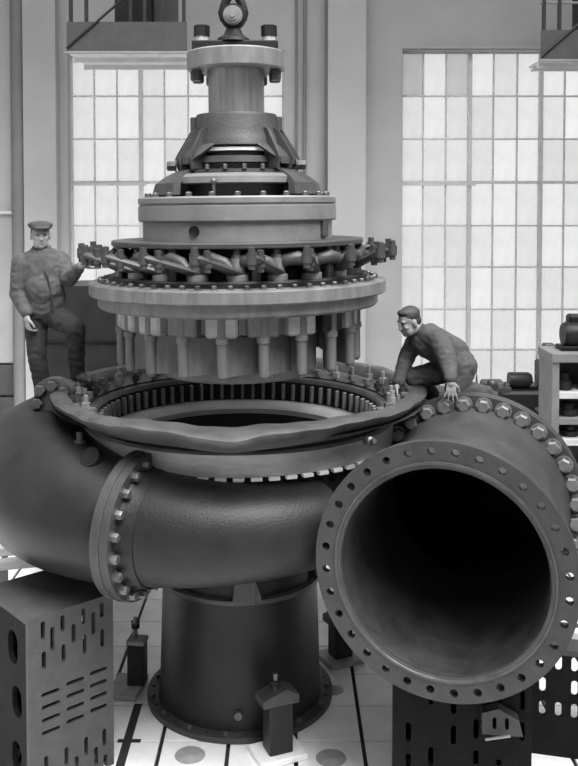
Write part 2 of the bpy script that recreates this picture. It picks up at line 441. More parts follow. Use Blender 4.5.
# crown: neck, bright machined band, slotted strip, lobed outer rim, annulus, inner wall
MB().lathe([(1.40, 1.9), (1.40, 2.82)], 128).build('crown_neck', 'castdark', casing)  # shadow under the rim is put into the dark colour
MB().lathe([(1.41, 2.50), (1.455, 2.505), (1.462, 2.53), (1.462, 2.685), (1.41, 2.70)], 128).build('machined_band', 'band', casing)
blk = MB().bevbox((0, 0, 0), (0.05, 0.092, 0.03), 0.004).mesh('packing_block', 'white', 0)
for k in range(20):
    a = math.radians(222 + k * 5.6)
    place('packing_block', blk, casing, mx=Rz(a) @ T(1.46, 0, 2.492))
rim_t = [(0, 1.77), (33, 1.83), (51, 1.87), (90, 1.88), (135, 1.87), (158, 1.79), (188, 1.76), (201, 1.74), (221, 1.78), (232, 1.83), (244, 1.85), (257, 1.88), (263, 1.95), (270.5, 2.03), (278, 1.94), (290, 1.85), (301, 1.80), (317, 1.77), (334, 1.74), (352, 1.76), (360, 1.77)]
rim = MB(); vv, ff = [], []; NR = 180
for i in range(NR):
    a = i * 360 / NR; t = math.radians(a)
    Ro = sum(interp(rim_t, (a + k) % 360) for k in (-3, -1.5, 0, 1.5, 3)) / 5
    wv = 0.006 * math.sin(a * 0.21) + 0.004 * math.sin(a * .57)
    bul = 0.03 * math.exp(-((a - 271) / 7) ** 2)
    w = 0.16 + 0.10 * math.exp(-((a - 268) / 30) ** 2)
    wv += 0.03 * math.exp(-((a - 270) / 60) ** 2)
    prof = [(Ro - w - 0.03, 2.84), (Ro - w, 2.945 + wv), (Ro - w + 0.02, 2.957 + wv), (Ro - 0.035, 2.955 + wv - bul), (Ro, 2.935 + wv - bul), (Ro - 0.012, 2.905 + wv - bul), (Ro - 0.09, 2.845 + wv - bul), (Ro - 0.20, 2.80), (1.44, 2.74)]
    for r, z in prof: vv.append((r * math.cos(t), r * math.sin(t), z))
K = 9
for i in range(NR):
    j = (i + 1) % NR
    for q in range(K - 1): ff.append((i * K + q, i * K + q + 1, j * K + q + 1, j * K + q))
rim.add(vv, ff).build('crown_rim', 'rim', casing, smooth=50)
MB().lathe([(1.74, 2.862), (1.36, 2.80), (1.345, 2.80), (1.33, 2.785), (1.32, 2.76)], 128).build('crown_ledge', 'rim', casing)
MB().lathe([(1.32, 2.76), (1.315, 2.54)], 128).build('inner_wall', 'castdark', casing)
MB().lathe([(1.315, 2.545), (1.30, 2.56), (1.14, 2.52), (1.10, 2.50), (1.10, 2.44)], 128).build('lower_ring', 'band', casing)
MB().lathe([(1.10, 2.45), (1.06, 2.2), (0.95, 1.5)], 96).build('wheel_chamber', 'castdark', casing)  # darkness of the hollow is painted in
rib = MB().bevbox((0, 0, 0), (0.05, 0.03, 0.17), 0.006).mesh('guide_rib', 'steeldull', 0)
for k in range(72):
    a = 2 * PI * (k + .3) / 72; place('guide_rib', rib, casing, mx=Rz(a) @ T(1.30, 0, 2.655))
def stud(h):
    m = MB(); m.cyl((0, 0, 0), (0, 0, h), 0.02, n=10); m.add(*_hexn(0.042, 0.03, 0.085)); return m
def _hexn(r, z0, z1):
    vv = [(r * math.cos(i * PI / 3), r * math.sin(i * PI / 3), z) for z in (z0, z1) for i in range(6)]
    ff = [(i, (i + 1) % 6, 6 + (i + 1) % 6, 6 + i) for i in range(6)] + [tuple(range(5, -1, -1)), tuple(range(6, 12))]
    return vv, ff
st = [stud(h).mesh('stud', m, 30) for h, m in ((0.15, 'stud'), (0.11, 'castlite'), (0.17, 'steeldull'), (0.09, 'steeldull'))]
for k in range(76):
    a = 2 * PI * k / 76; R_ = 1.49 + (0.07 if k % 2 else -0.05)
    if 212 < math.degrees(a) < 328: continue
    place('stud', st[(k * 3 + k // 4) % 4], casing, mx=T(R_ * math.cos(a), R_ * math.sin(a), 2.80 + (R_ - 1.36) * 0.163) @ Rz(random.random()))
# arched joint lug with bolt heads on the left of the rim
la = math.radians(187); lug_o = [(-0.18, -0.30)] + [(0.18 * math.cos(a) + 0.0, 0.0 + 0.13 * math.sin(a)) for a in [PI - PI * k / 14 for k in range(15)]] + [(0.18, -0.18)]
lug_o = lug_o[::-1]
LM = T(1.72 * math.cos(la), 1.72 * math.sin(la), 2.95) @ Rz(la - math.radians(12)) @ Rx(PI / 2)
lug = MB().prism(lug_o, [], 0.10, T(0, 0, -0.05)).build('joint_lug', 'rim', casing, mx=LM, fix=True)
for (x, z) in ((-0.14, -0.10), (-0.11, 0.02), (0.0, 0.06), (0.11, 0.01)):
    for s, zz in ((1, 0.05), ):
        pass
    # heads face the camera side
    place('bolt', hexbolt(0.055, 0.07).mesh('bolt', 'castlite', 30), lug, mx=T(-x, z, -0.05) @ Rx(PI))
    place('bolt', hexbolt(0.055, 0.07).mesh('bolt', 'castlite', 30), lug, mx=T(-x, z, 0.05))
# bosses on the left section, valve stub under the rim
q = at(95, 462, -1.25)
MB().lathe([(0.001, 0.10), (0.085, 0.10), (0.095, 0.085), (0.10, -0.08)], 28).build('boss', 'castdark', casing, mx=T(*q) @ frame_z((-0.35, -0.75, 0.7)))
q = at(80, 440, -1.0)
MB().lathe([(0.001, 0.07), (0.03, 0.07), (0.03, 0.0), (0.05, 0.0), (0.05, -0.12)], 16).build('grease_nipple', 'bolt', casing, mx=T(*q))
q = at(372, 441, -1.36); MB().lathe([(0.001, 0.04), (0.02, 0.04), (0.02, 0.0), (0.035, -0.01), (0.035, -0.1)], 16).build('grease_nipple', 'bolt', casing, mx=T(*q) @ frame_z((0.45, -1, 0.2)))
q = at(373, 462, -1.22); MB().bevbox((0, 0, 0), (0.02, 0.06, 0.16), 0.004).build('pointer', 'steeldull', casing, mx=T(q.x, q.y - 0.15, q.z))

# ================================================================== DRAFT TUBE
dt = thing('draft_tube', 'dark riveted draft tube standing on the floor under the turbine casing', 'draft tube')
MB().lathe([(0.775, 0.05), (0.765, 0.12), (0.735, 1.17)], 96).build('tube_shell', 'cast', dt)
hs = [circ(0.018, 10, 0.83 * math.cos(2 * PI * k / 30), 0.83 * math.sin(2 * PI * k / 30)) for k in range(30)]
MB().prism(circ(0.885, 96), [circ(0.76, 96)] + hs, 0.05).build('base_flange', 'castlite', dt, loc=(0, 0, 0.003), fix=True)
MB().lathe([(0.735, 1.165), (0.775, 1.17), (0.785, 1.185), (0.785, 1.215), (0.735, 1.225)], 96).build('seam_band', 'castlite', dt)
MB().lathe([(0.735, 1.22), (0.735, 1.4), (0.78, 1.55)], 96).build('upper_cone', 'castdark', dt)
for a in range(0, 360, 30):
    t = math.radians(a + 10)
    if 205 < a < 325: continue
    place('gusset', MB().prism([(0, 0), (0.10, 0), (0.12, 0.05), (0.17, 0.34), (0.0, 0.20)], [], 0.03, Rx(PI / 2)).mesh('gusset', 'cast', 0), dt, mx=Rz(t) @ T(0.73, 0.015, 1.22))
b = MB().prism([(-0.13, 0), (0.13, 0), (0.10, 0.10), (0.05, 0.25), (-0.10, 0.30)], [], 0.10, Rx(PI / 2)).build('bracket', 'castlite', dt, mx=T(0.10, -0.73, 1.225) @ Rz(0.05), fix=True)
MB().box((0.05, -0.06, 0.14), (0.03, 0.14, 0.30)).build('web', 'castlite', b, smooth=0)
sb = hexbolt(0.022, 0.03).mesh('bolt', 'bolt', 30)
for k in range(30):
    if k % 2: continue
    a = 2 * PI * k / 30; place('bolt', sb, dt, mx=T(0.83 * math.cos(a), 0.83 * math.sin(a), 0.052))
MB().lathe([(0.001, 0.03), (0.035, 0.03), (0.04, 0)], 16).build('plug', 'bolt', dt, mx=T(0.02, -0.772, 0.2) @ frame_z((0, -1, 0)))

# ================================================================== SUSPENDED HEAD COVER WITH GUIDE GATES
hc = thing('turbine_head_cover', 'round turbine head cover with shaft and gates, hanging above the casing', 'turbine cover', (0, 0, 3.0))
hc.rotation_euler = (0, math.radians(-0.6), 0)
def H(mb, name, material, **k):           # parts are written in world height, parented at 3.0
    o = mb.build(name, material, hc, **k); o.location = (o.location[0], o.location[1], o.location[2] - 3.0); return o
def HP(name, me, mx): return place(name, me, hc, mx=T(0, 0, -3.0) @ mx)
# shaft and coupling flange
H(MB().lathe([(0.001, zx(53)), (0.445, zx(53)), (0.46, zx(54.5)), (0.46, zx(70)), (0.45, zx(71)), (0.27, zx(71))], 80), 'coupling_flange', 'steel')
H(MB().lathe([(0.268, zx(70)), (0.268, zx(78)), (0.262, zx(79)), (0.262, zx(118))], 80), 'shaft', 'shaft')
nut = hexbolt(0.055, 0.10, washer=False).mesh('coupling_nut', 'castlite', 30)
for a in (0.25, 0.9, 1.6, 2.3, 2.9, 3.35, 6.1):
    HP('coupling_nut', nut, T(0.375 * math.cos(a), 0.375 * math.sin(a), zx(71)) @ Rx(PI))
# bearing housing
H(MB().lathe([(0.27, zx(115)), (0.375, zx(115.5)), (0.385, zx(118)), (0.385, zx(131)), (0.42, zx(139)), (0.44, zx(147)), (0.36, zx(149))], 72), 'housing_crown', 'castlite')
def shell_sector(a_top, a_bot, c, prof, n=24, th=0.05):
    """cone shell between two slanted edges; prof (r,z) from top to bottom"""
    m = MB(); vv, ff = [], []; k = len(prof)
    for lay in (0, 1):
        for i in range(n + 1):
            for q, (r, z) in enumerate(prof):
                h = a_top + (a_bot - a_top) * q / (k - 1); a = c + h * (2 * i / n - 1)
                rr_ = r - lay * th; vv.append((rr_ * math.cos(a), rr_ * math.sin(a), z))
    o = (n + 1) * k
    for i in range(n):
        for q in range(k - 1):
            A = i * k + q; ff.append((A, A + k, A + k + 1, A + 1)); ff.append((o + A, o + A + 1, o + A + k + 1, o + A + k))
    for q in range(k - 1):
        ff.append((q, q + 1, o + q + 1, o + q)); A = n * k + q; ff.append((A, o + A, o + A + 1, A + 1))
    for i in range(n):
        A = i * k + k - 1; ff.append((A, A + k, o + A + k, o + A))
    return m.add(vv, ff)
for c in (0, PI):
    H(shell_sector(math.radians(66), math.radians(42), c + 0.03, [(0.44, zx(146)), (0.48, zx(150)), (0.535, zx(156)), (0.56, zx(160)), (0.56, zx(165.5))]), 'housing_leg', 'castlite', fix=True)
    H(MB().bevbox((0, 0, 0), (0.06, 0.16, 0.14), 0.01), 'housing_lug', 'castlite', mx=T(0.40 * math.cos(c), 0.0, zx(125)))
    H(shell_sector(math.radians(40), math.radians(48), c, [(0.47, zx(167.5)), (0.56, zx(171)), (0.68, zx(177)), (0.77, zx(184)), (0.80, zx(195))], th=0.08), 'base_arm', 'castlite', fix=True)
    bt = HP('side_bolt', hexbolt(0.05, 0.09).mesh('side_bolt', 'castlite', 30), T(0.56 * math.cos(c), -0.1, zx(166)) @ frame_z((math.cos(c), -0.1, 0)))
H(MB().lathe([(0.30, zx(148)), (0.40, zx(149)), (0.40, zx(153)), (0.36, zx(154)), (0.36, zx(157)), (0.45, zx(158)), (0.46, zx(164)), (0.40, zx(165)), (0.40, zx(170)), (0.52, zx(171)), (0.53, zx(179)), (0.48, zx(180)), (0.48, zx(197))], 64), 'packing_rings', 'castlite')
H(MB().lathe([(0.405, zx(149.3)), (0.412, zx(149.6)), (0.412, zx(152.5)), (0.405, zx(153))], 64), 'bright_ring', 'white')
H(MB().lathe([(0.48, zx(174)), (0.60, zx(175)), (0.655, zx(178)), (0.66, zx(184)), (0.50, zx(185))], 64), 'arch_band', 'steeldull')
gus = MB().prism([(0, 0), (0.30, 0), (0.28, 0.06), (0.05, 0.24), (0, 0.24)], [], 0.035, Rx(PI / 2) @ T(0, 0, -0.0175)).mesh('gusset', 'castlite', 0)
for a in (205, 335, 25, 65, 115, 155):
    HP('gusset', gus, Rz(math.radians(a)) @ T(0.49, 0, zx(197)))
web = MB().prism([(0, 0), (0.17, 0), (0.20, 0.10), (0.17, 0.16), (0.05, 0.36), (0, 0.38)], [], 0.03, Rx(PI / 2) @ T(0, 0, -0.015)).mesh('housing_web', 'castlite', 0)
for a in (178, 206, 226, 2, -26, -46, 40, 140):
    HP('housing_web', web, Rz(math.radians(a)) @ T(0.39, 0, zx(170)))
sm = hexbolt(0.02, 0.045).mesh('bolt', 'bolt', 30)
for k in range(10):
    a = math.radians(185 + k * 19); HP('bolt', sm, T(0.52 * math.cos(a), 0.52 * math.sin(a), zx(171)))
HP('eye_bolt', MB().cyl((0, 0, 0), (0, 0, 0.11), 0.014, n=8).ball((0, 0, 0.13), 0.03).mesh('eye_bolt', 'bolt', 40), T(-0.17, -0.70, zx(197)))
# stepped disc and drum
H(MB().lathe([(0.30, zx(197)), (0.915, zx(197)), (0.93, zx(198.5)), (0.93, zx(203)), (0.915, zx(204)), (0.915, zx(205)), (0.93, zx(206)), (0.93, zx(219)), (0.92, zx(220.5)), (0.90, zx(221))], 112), 'cover_disc', 'steeldull')
H(MB().lathe([(0.89, zx(220)), (0.89, zx(239))], 112), 'cover_drum', 'steeldull')
dn = hexbolt(0.028, 0.04).mesh('bolt', 'bolt', 30)
for k in range(24):
    a = 2 * PI * (k + .2) / 24; HP('bolt', dn, T(0.845 * math.cos(a), 0.845 * math.sin(a), zx(197)))
H(MB().lathe([(0.001, 0.012), (0.03, 0.012), (0.045, 0.02), (0.05, -0.02)], 20), 'hole_disc', 'castdark', mx=T(-0.33, -0.827, zx(229)) @ frame_z((-0.37, -0.93, 0)))  # dark disc painted to stand for the shade in an open hole
H(MB().bevbox((0, 0, 0), (0.04, 0.10, 0.16), 0.01), 'clip', 'castlite', mx=T(0.80, -0.42, zx(228)) @ Rz(-0.5))
# regulating ring, dark core behind the linkage
H(MB().lathe([(0.85, zx(238.5)), (1.17, zx(238.5)), (1.18, zx(239.5)), (1.18, zx(243)), (1.16, zx(244)), (0.85, zx(244))], 112), 'regulating_ring', 'castlite')
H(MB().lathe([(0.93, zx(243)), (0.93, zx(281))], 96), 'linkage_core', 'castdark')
H(MB().lathe([(0.93, zx(272)), (1.20, zx(272)), (1.215, zx(273.5)), (1.215, zx(279)), (1.20, zx(280))], 112), 'bearing_ring', 'cast')
# head cover flange and under ring
H(MB().lathe([(0.9, zx(277)), (1.365, zx(278)), (1.39, zx(279.5)), (1.39, zx(289.5)), (1.375, zx(291)), (1.31, zx(291.5))], 128), 'cover_flange', 'steel')
H(MB().lathe([(1.31, zx(291)), (1.312, zx(292)), (1.312, zx(301)), (1.295, zx(303)), (1.0, zx(303.5))], 128), 'under_ring', 'steel')
H(MB().lathe([(1.04, zx(302)), (1.04, zx(320)), (0.6, zx(321))], 96), 'gate_ring', 'steeldull')
H(MB().lathe([(0.73, zx(320)), (0.73, zx(368)), (0.71, zx(370)), (0.001, zx(370))], 96), 'lower_drum', 'band')
NG = 20; RG = 1.10; ph = math.radians(270 - 4.5)
zt, zb = zx(322), zx(357)
# gate: stem + collar + blade; linkage on top
def gate_blade():
    m = MB(); L_ = 0.40; n = 10; vv, ff = [], []
    up, lo = [], []
    for i in range(n + 1):
        x = i / n; th = 0.055 * (math.sqrt(max(0, 1 - x)) * 0.9 + 0.1) * (1 if x > .0 else 1)
        cy = 0.05 * math.sin(PI * x)
        up.append((x * L_, cy + th * .6)); lo.append((x * L_, cy - th * .6))
    o = up + lo[::-1]
    return m.prism(o[::-1], [], zt - zb - 0.01, T(0, 0, zb))
blade_me = gate_blade().mesh('gate_blade', 'steel', 40, fix=True)
stem_me = MB().lathe([(0.001, zb - 0.02), (0.034, zb - 0.02), (0.036, zb), (0.046, zb + 0.005), (0.046, zt - 0.05), (0.058, zt - 0.045), (0.058, zt), (0.05, zt + 0.005), (0.05, zx(302))], 20).mesh('gate_stem', 'steel', 40)
boss_me = [MB().bevbox((0, 0, (zx(303) + zx(322)) / 2), (0.13, 0.27, zx(303) - zx(322)), 0.02).mesh('gate_boss', mm, 30) for mm in ('band', 'cast', 'steeldull')]  # pale and dark copies paint reflections onto alike bosses
hub_me = MB().lathe([(0.001, zx(249)), (0.05, zx(249)), (0.05, zx(252)), (0.07, zx(253)), (0.07, zx(266)), (0.095, zx(267)), (0.095, zx(277))], 18).mesh('gate_hub', 'steeldull', 35)
cap_me = MB().lathe([(0.001, 0.06), (0.03, 0.06), (0.035, 0.05), (0.035, 0.0)], 14).mesh('hub_cap', 'bolt', 35)
def lever_mesh():
    m = MB()
    # tapered arm rising outwards, local x = along lever
    p0, p1 = Vector((0, 0, zx(266))), Vector((0.50, 0, zx(249)))
    d = p1 - p0
    pts = [p0 + d * t + Vector((0, 0.02 * math.sin(PI * t), 0)) for t in (0, .15, .4, .7, .9, 1.0)]
    m.tube(pts, [(0.04, 0.08), (0.04, 0.075), (0.034, 0.06), (0.03, 0.05), (0.034, 0.06), (0.02, 0.03)], 12, flat=(0, 0, 1))
    return m
lever_me = lever_mesh().mesh('lever', 'castlite', 40)
pin_me = MB().lathe([(0.001, 0.08), (0.03, 0.075), (0.03, 0.03), (0.042, 0.03), (0.042, -0.06), (0.03, -0.06), (0.03, -0.10), (0.001, -0.105)], 14).mesh('lever_pin', 'castlite', 35)
post_me = MB().bevbox((0, 0, (zx(243) + zx(279)) / 2), (0.06, 0.075, zx(243) - zx(279)), 0.008).mesh('post', 'cast', 0)
crank_me = MB().tube([(0.02, -0.17, -0.03), (0.07, -0.10, 0.035), (0.06, 0.0, 0.05), (0.02, 0.10, 0.02), (0, 0.15, -0.03)], [0.035, 0.055, 0.062, 0.05, 0.035], 12).mesh('crank', 'castlite', 50)
for k in range(NG):
    a = ph + 2 * PI * k / NG; B = Rz(a) @ T(RG, 0, 0)
    s_ = HP('gate_stem', stem_me, B)
    place('gate_blade', blade_me, s_, mx=Rz(math.radians(180 - 52)) @ T(-0.03, 0, 0))
    HP('gate_boss', boss_me[(k * 5 + k // 3) % 3 if k % 2 else 0], Rz(a + PI / NG * (0.0)) @ T(1.07, 0, 0))
    h_ = HP('gate_hub', hub_me, Rz(a + 0.12) @ T(1.07, 0, 0))
    place('hub_cap', cap_me, h_, mx=T(0, 0, zx(249.5)))
    lv = HP('lever', lever_me, Rz(a + 0.12) @ T(1.07, 0, 0) @ Rz(math.radians(-44)))
    place('lever_pin', pin_me, lv, mx=T(0.48, 0, zx(249)))
    place('lever_pin', pin_me, lv, mx=T(0.36, 0.02, zx(252)))
    HP('crank', crank_me, Rz(a - 0.03) @ T(1.10, 0, zx(258)) @ Rz(math.radians(-30)))
    if k % 2 == 0: HP('post', post_me, Rz(a + 0.26) @ T(1.13, 0, 0))
fb = hexbolt(0.025, 0.035).mesh('bolt', 'bolt', 30)
for k in range(60):
    a = 2 * PI * k / 60; HP('bolt', fb, T(1.285 * math.cos(a), 1.285 * math.sin(a), zx(278)))

# ------------------------------------------------------------------ lifting tackle
lb = thing('lifting_beam', 'dark lifting beam with two bolts clamped on the shaft flange', 'lifting beam', (-0.035, 0, zx(53)))
MB().bevbox((0, 0, 0.05), (0.80, 0.26, 0.10), 0.012).build('beam', 'castdark', lb)
for x in (-0.315, 0.315):
    bt = MB().cyl((0, 0, 0), (0, 0, 0.14), 0.06, n=18).build('bolt_collar', 'walllite', lb, loc=(x, -0.02, 0.10))
    MB().add(*_hexn(0.075, 0.05, 0.15)).build('nut', 'castdark', lb, loc=(x, -0.02, 0.10), smooth=0)
sh = thing('lifting_shackle', 'dark lifting shackle with a round pin head above the lifting beam', 'shackle', (-0.055, 0, zx(53) + 0.1005))
MB().lathe([(0.16, 0), (0.15, 0.03), (0.09, 0.07), (0.07, 0.12), (0.001, 0.125)], 28).build('saddle', 'castdark', sh)
ey = MB().lathe([(0.06, -0.07), (0.105, -0.07), (0.12, -0.04), (0.12, 0.04), (0.105, 0.07), (0.06, 0.07)], 36, mx=T(0, 0, 0.235) @ Rx(PI / 2)).build('eye', 'castdark', sh)
pn = MB().lathe([(0.001, 0.05), (0.03, 0.05), (0.032, 0.035), (0.055, 0.035), (0.058, 0.02), (0.075, 0.02), (0.078, -0.0), (0.09, 0.0), (0.092, -0.2)], 32).build('pin', 'steeldull', sh, mx=T(0, -0.10, 0.235) @ frame_z((0, -1, 0)))
for s in (-1, 1):
    MB().tube([(s * 0.09, 0, 0.20), (s * 0.105, 0, 0.27), (s * 0.08, 0, 0.36), (s * 0.03, 0, 0.44)], [0.035, 0.04, 0.04, 0.04], 12).build('bow', 'castdark', sh)
MB().cyl((0, 0, 0.46), (0, 0, 2.2), 0.05, n=16).build('hook_shank', 'steeldull', sh)

# ================================================================== SLOTTED BLOCKS AND STANDS
def slot_poly(cu, cv, w, h, n=5):
    """rounded slot, long axis vertical when h > w"""
    r = min(w, h) / 2; pts = []
    if h >= w:
        for k in range(n + 1): a = PI * k / n; pts.append((cu + r * math.cos(a), cv + h / 2 - r + r * math.sin(a)))
        for k in range(n + 1): a = PI + PI * k / n; pts.append((cu + r * math.cos(a), cv - h / 2 + r + r * math.sin(a)))
    else:
        for k in range(n + 1): a = -PI / 2 + PI * k / n; pts.append((cu + w / 2 - r + r * math.cos(a), cv + r * math.sin(a)))
        for k in range(n + 1): a = PI / 2 + PI * k / n; pts.append((cu - w / 2 + r + r * math.cos(a), cv + r * math.sin(a)))
    return pts
def plate_between(p0, p1, z0, z1, slots, th):
    """upright plate from p0 to p1 (xy), pierced; thickness goes to the left of p0->p1"""
    u = Vector((p1[0] - p0[0], p1[1] - p0[1], 0)); L_ = u.length; u.normalize(); n = Vector((-u.y, u.x, 0))
    mx = Matrix(((u.x, 0, n.x, p0[0]), (u.y, 0, n.y, p0[1]), (0, 1, 0, 0), (0, 0, 0, 1)))
    return MB().prism([(0, z0), (L_, z0), (L_, z1), (0, z1)], slots, th), mx
def uv_on(p0, p1, px, py):
    u = Vector((p1[0] - p0[0], p1[1] - p0[1], 0)).normalized(); n = Vector((-u.y, u.x, 0))
    d = _ray(px, py); t = n.dot(Vector((p0[0], p0[1], 0)) - CAM) / n.dot(d); P = CAM + d * t
    return u.dot(P - Vector((p0[0], p0[1], 0))), P.z
A = Vector((-1.565, -1.663)); B = Vector((-1.0, -1.16)); Hb = 1.45
un = (B - A).normalized(); nn = Vector((-un.y, un.x)); Wd = 0.83
Cc = A + nn * Wd; Dd = B + nn * Wd
blk1 = thing('slotted_block', 'grey hollow iron block with rows of slots under the left of the casing', 'iron block', (A.x, A.y, 0))
def zo(zx_, zy_): return zx_ * 0.2559, 570 + zy_ * 0.2559
sl = []
for (x, y, h) in ((168, 237, 75), (205, 270, 92), (245, 205, 75), (288, 248, 75), (326, 175, 75), (365, 208, 88), (398, 148, 75), (172, 355, 70), (249, 325, 70), (331, 290, 75), (400, 265, 70), (181, 765, 75), (260, 730, 75), (337, 690, 75), (408, 655, 70), (300, 765, 75), (376, 728, 75), (412, 750, 60)):
    u_, v_ = uv_on(A, B, *zo(x, y)); sl.append(slot_poly(u_, v_, 0.036, h * 0.2559 / 121))
for c in (((197, 480), (199, 528), (200, 578), (200, 628)), ((294, 435), (295, 483), (295, 533), (294, 583)), ((385, 395), (385, 443), (386, 492), (386, 540))):
    for (x, y) in c:
        u_, v_ = uv_on(A, B, *zo(x, y)); sl.append(slot_poly(u_, v_, 0.16, 0.033))
    for k in (1, 2):
        pass
    u_, v_ = uv_on(A, B, *zo(*c[3])); sl.append(slot_poly(u_, v_ - 0.62, 0.036, 0.15))
def add_plate(parent, p0, p1, z0, z1, slots, th, name, material):
    m, mx = plate_between(p0, p1, z0, z1, slots, th)
    o = m.build(name, material, parent, smooth=0, fix=True, mx=T(-parent.location.x, -parent.location.y, 0) @ mx); return o
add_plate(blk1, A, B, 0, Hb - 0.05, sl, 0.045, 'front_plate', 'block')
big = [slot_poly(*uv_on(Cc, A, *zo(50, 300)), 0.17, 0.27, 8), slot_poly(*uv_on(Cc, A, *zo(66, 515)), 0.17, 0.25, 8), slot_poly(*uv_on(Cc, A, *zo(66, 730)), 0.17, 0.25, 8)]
add_plate(blk1, Cc, A + nn * 0.045, 0, Hb - 0.05, big, 0.045, 'side_plate', 'blockshade')  # face turned from the light, painted darker than the front
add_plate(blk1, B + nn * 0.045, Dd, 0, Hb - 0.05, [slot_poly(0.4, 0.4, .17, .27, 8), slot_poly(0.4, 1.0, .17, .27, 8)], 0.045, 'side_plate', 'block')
add_plate(blk1, Dd - nn * 0.045, Cc - nn * 0.045, 0, Hb - 0.05, [slot_poly(0.38, 0.4, .17, .27, 8), slot_poly(0.38, 1.0, .17, .27, 8)], 0.045, 'light_stop_plate', 'blockshade')  # unseen back, added to shut out light behind the slots
MB().prism([tuple(A - A), tuple(B - A), tuple(Dd - A), tuple(Cc - A)], [], 0.05).build('top_plate', 'block', blk1, loc=(0, 0, Hb - 0.05), smooth=0)
def slotted_block(label, p0, p1, depth, h, slots, material, top, back=False):
    p0, p1 = Vector(p0), Vector(p1); u = (p1 - p0).normalized(); n = Vector((-u.y, u.x)); L_ = (p1 - p0).length
    t = thing('slotted_block', label, 'iron block', (p0.x, p0.y, 0))
    add_plate(t, p0, p1, 0, h - 0.045, slots, 0.045, 'front_plate', material)
    side = [slot_poly(depth * .3, h * .3, .07, .2), slot_poly(depth * .3, h * .7, .07, .2), slot_poly(depth * .65, h * .3, .07, .2), slot_poly(depth * .65, h * .7, .07, .2)]
    add_plate(t, p0 + n * depth, p0 + n * 0.045, 0, h - 0.045, side, 0.045, 'side_plate', material)
    add_plate(t, p1 + n * 0.045, p1 + n * depth, 0, h - 0.045, side, 0.045, 'side_plate', material)
    if back: add_plate(t, p1 + n * (depth - 0.045), p0 + n * (depth - 0.045), 0, h - 0.045, [], 0.045, 'light_stop_plate', material)  # unseen blank back added to stop light coming through the slots
    MB().prism([(0, 0), tuple(p1 - p0), tuple(p1 - p0 + n * depth), tuple(n * depth)], [], 0.045).build('top_plate', top, t, loc=(0, 0, h - 0.045), smooth=0)
    return t
gs = [slot_poly(0.12 + 0.17 * i, 0.16 + 0.24 * j + 0.06 * (i % 2), 0.04, 0.15) for i in range(6) for j in range(4) if (i + j) % 3]
ib2 = slotted_block('dark slotted iron block on the floor beneath the open inlet', (1.255, -1.78), (2.29, -1.90), 0.8, 1.10, gs, 'blockshade', 'blockshade', True)  # shade beneath the inlet is painted into these plates
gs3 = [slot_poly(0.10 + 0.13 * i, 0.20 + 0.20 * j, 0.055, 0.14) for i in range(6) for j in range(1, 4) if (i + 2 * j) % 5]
slotted_block('dark slotted iron block at the right edge, behind the inlet flange', (2.52, -1.0), (3.42, -1.22), 0.05 + 0.5, 0.92, gs3, 'blockshade', 'block')  # shaded colour on the front, lighter colour for the lit top
br = MB().prism([(0, 0), (0.30, 0), (0.27, 0.12), (0.12, 0.20), (0.0, 0.16)], [slot_poly(0.09, 0.09, 0.03, 0.09), slot_poly(0.18, 0.09, 0.03, 0.09)], 0.10, Rx(PI / 2)).build('bracket', 'block', ib2, mx=T(0.66, -0.08, 0.72) @ Rz(-0.12), smooth=0, fix=True)
MB().cyl((0.02, -0.13, -0.02), (0.20, -0.15, 0.03), 0.010, n=8).build('pin', 'stud', br)
# bright straightedge lying across the right block
se = MB().bevbox((0, 0, 0.035), (1.3, 0.09, 0.07), 0.006).build('straightedge', 'white', None, mx=T(3.05, -0.86, 0.921) @ Rz(-0.24), smooth=0)
tag(se, 'bright steel straightedge lying on the block at the right edge', 'straightedge')
def jack_stand(label, loc, rz, h, colw, screw_dir, plate=(0.42, 0.32), pm='plate', off=(0, 0), flat=False):
    t = thing('jack_stand', label, 'jack stand', loc, rz, 'jack stands around the draft tube')
    MB().bevbox((off[0], off[1], 0.025), (plate[0], plate[1], 0.05), 0.006).build('base_plate', pm, t, smooth=0)
    MB().bevbox((0, 0, 0.05 + h / 2), (colw, colw * 0.85, h), 0.008).build('column', 'cast', t, smooth=0)
    if flat:
        MB().bevbox((0, 0, 0.02), (colw * 1.08, colw, 0.04), 0.006).build('cap', 'rack', t, loc=(0, 0, 0.05 + h), smooth=0)
        MB().cyl((-0.04, 0, 0.2), (0.04, 0, 0.2), 0.012, n=8).build('handle', 'castdark', t, loc=(-colw * .1, 0, 0.05 + h))
    else: MB().prism([(-colw * .8, 0), (colw * .75, 0), (colw * .75, 0.07), (colw * .2, 0.13), (-colw * .8, 0.06)], [], colw * 0.9, Rx(PI / 2) @ T(0, 0, -colw * .45)).build('cap', 'castlite', t, loc=(0, 0, 0.05 + h), smooth=0, fix=True)
    s = MB().cyl((0, 0, 0.05), (0, 0, 0.24), 0.022, n=10).build('screw', 'bolt', t, loc=(-colw * .1, 0, 0.05 + h))
    MB().add(*_hexn(0.042, 0.14, 0.18)).build('nut', 'castdark', s, smooth=0)
    return t
p = atz(278, 744, 0)
jack_stand('iron jack stand with a bright base plate in front of the draft tube', (p.x, p.y - 0.16, 0.002), math.radians(22), 0.42, 0.21, None)
jack_stand('dark iron jack stand left of the draft tube with a screw on top', (-1.0, 0.06, 0.002), math.radians(-8), 0.40, 0.165, None, (0.30, 0.42), 'patch', (-0.09, -0.04), True)
jack_stand('jack stand right of the draft tube, half hidden by the inlet flange', (1.0, 0.62, 0.002), math.radians(25), 0.36, 0.20, None, (0.40, 0.36), 'patch')

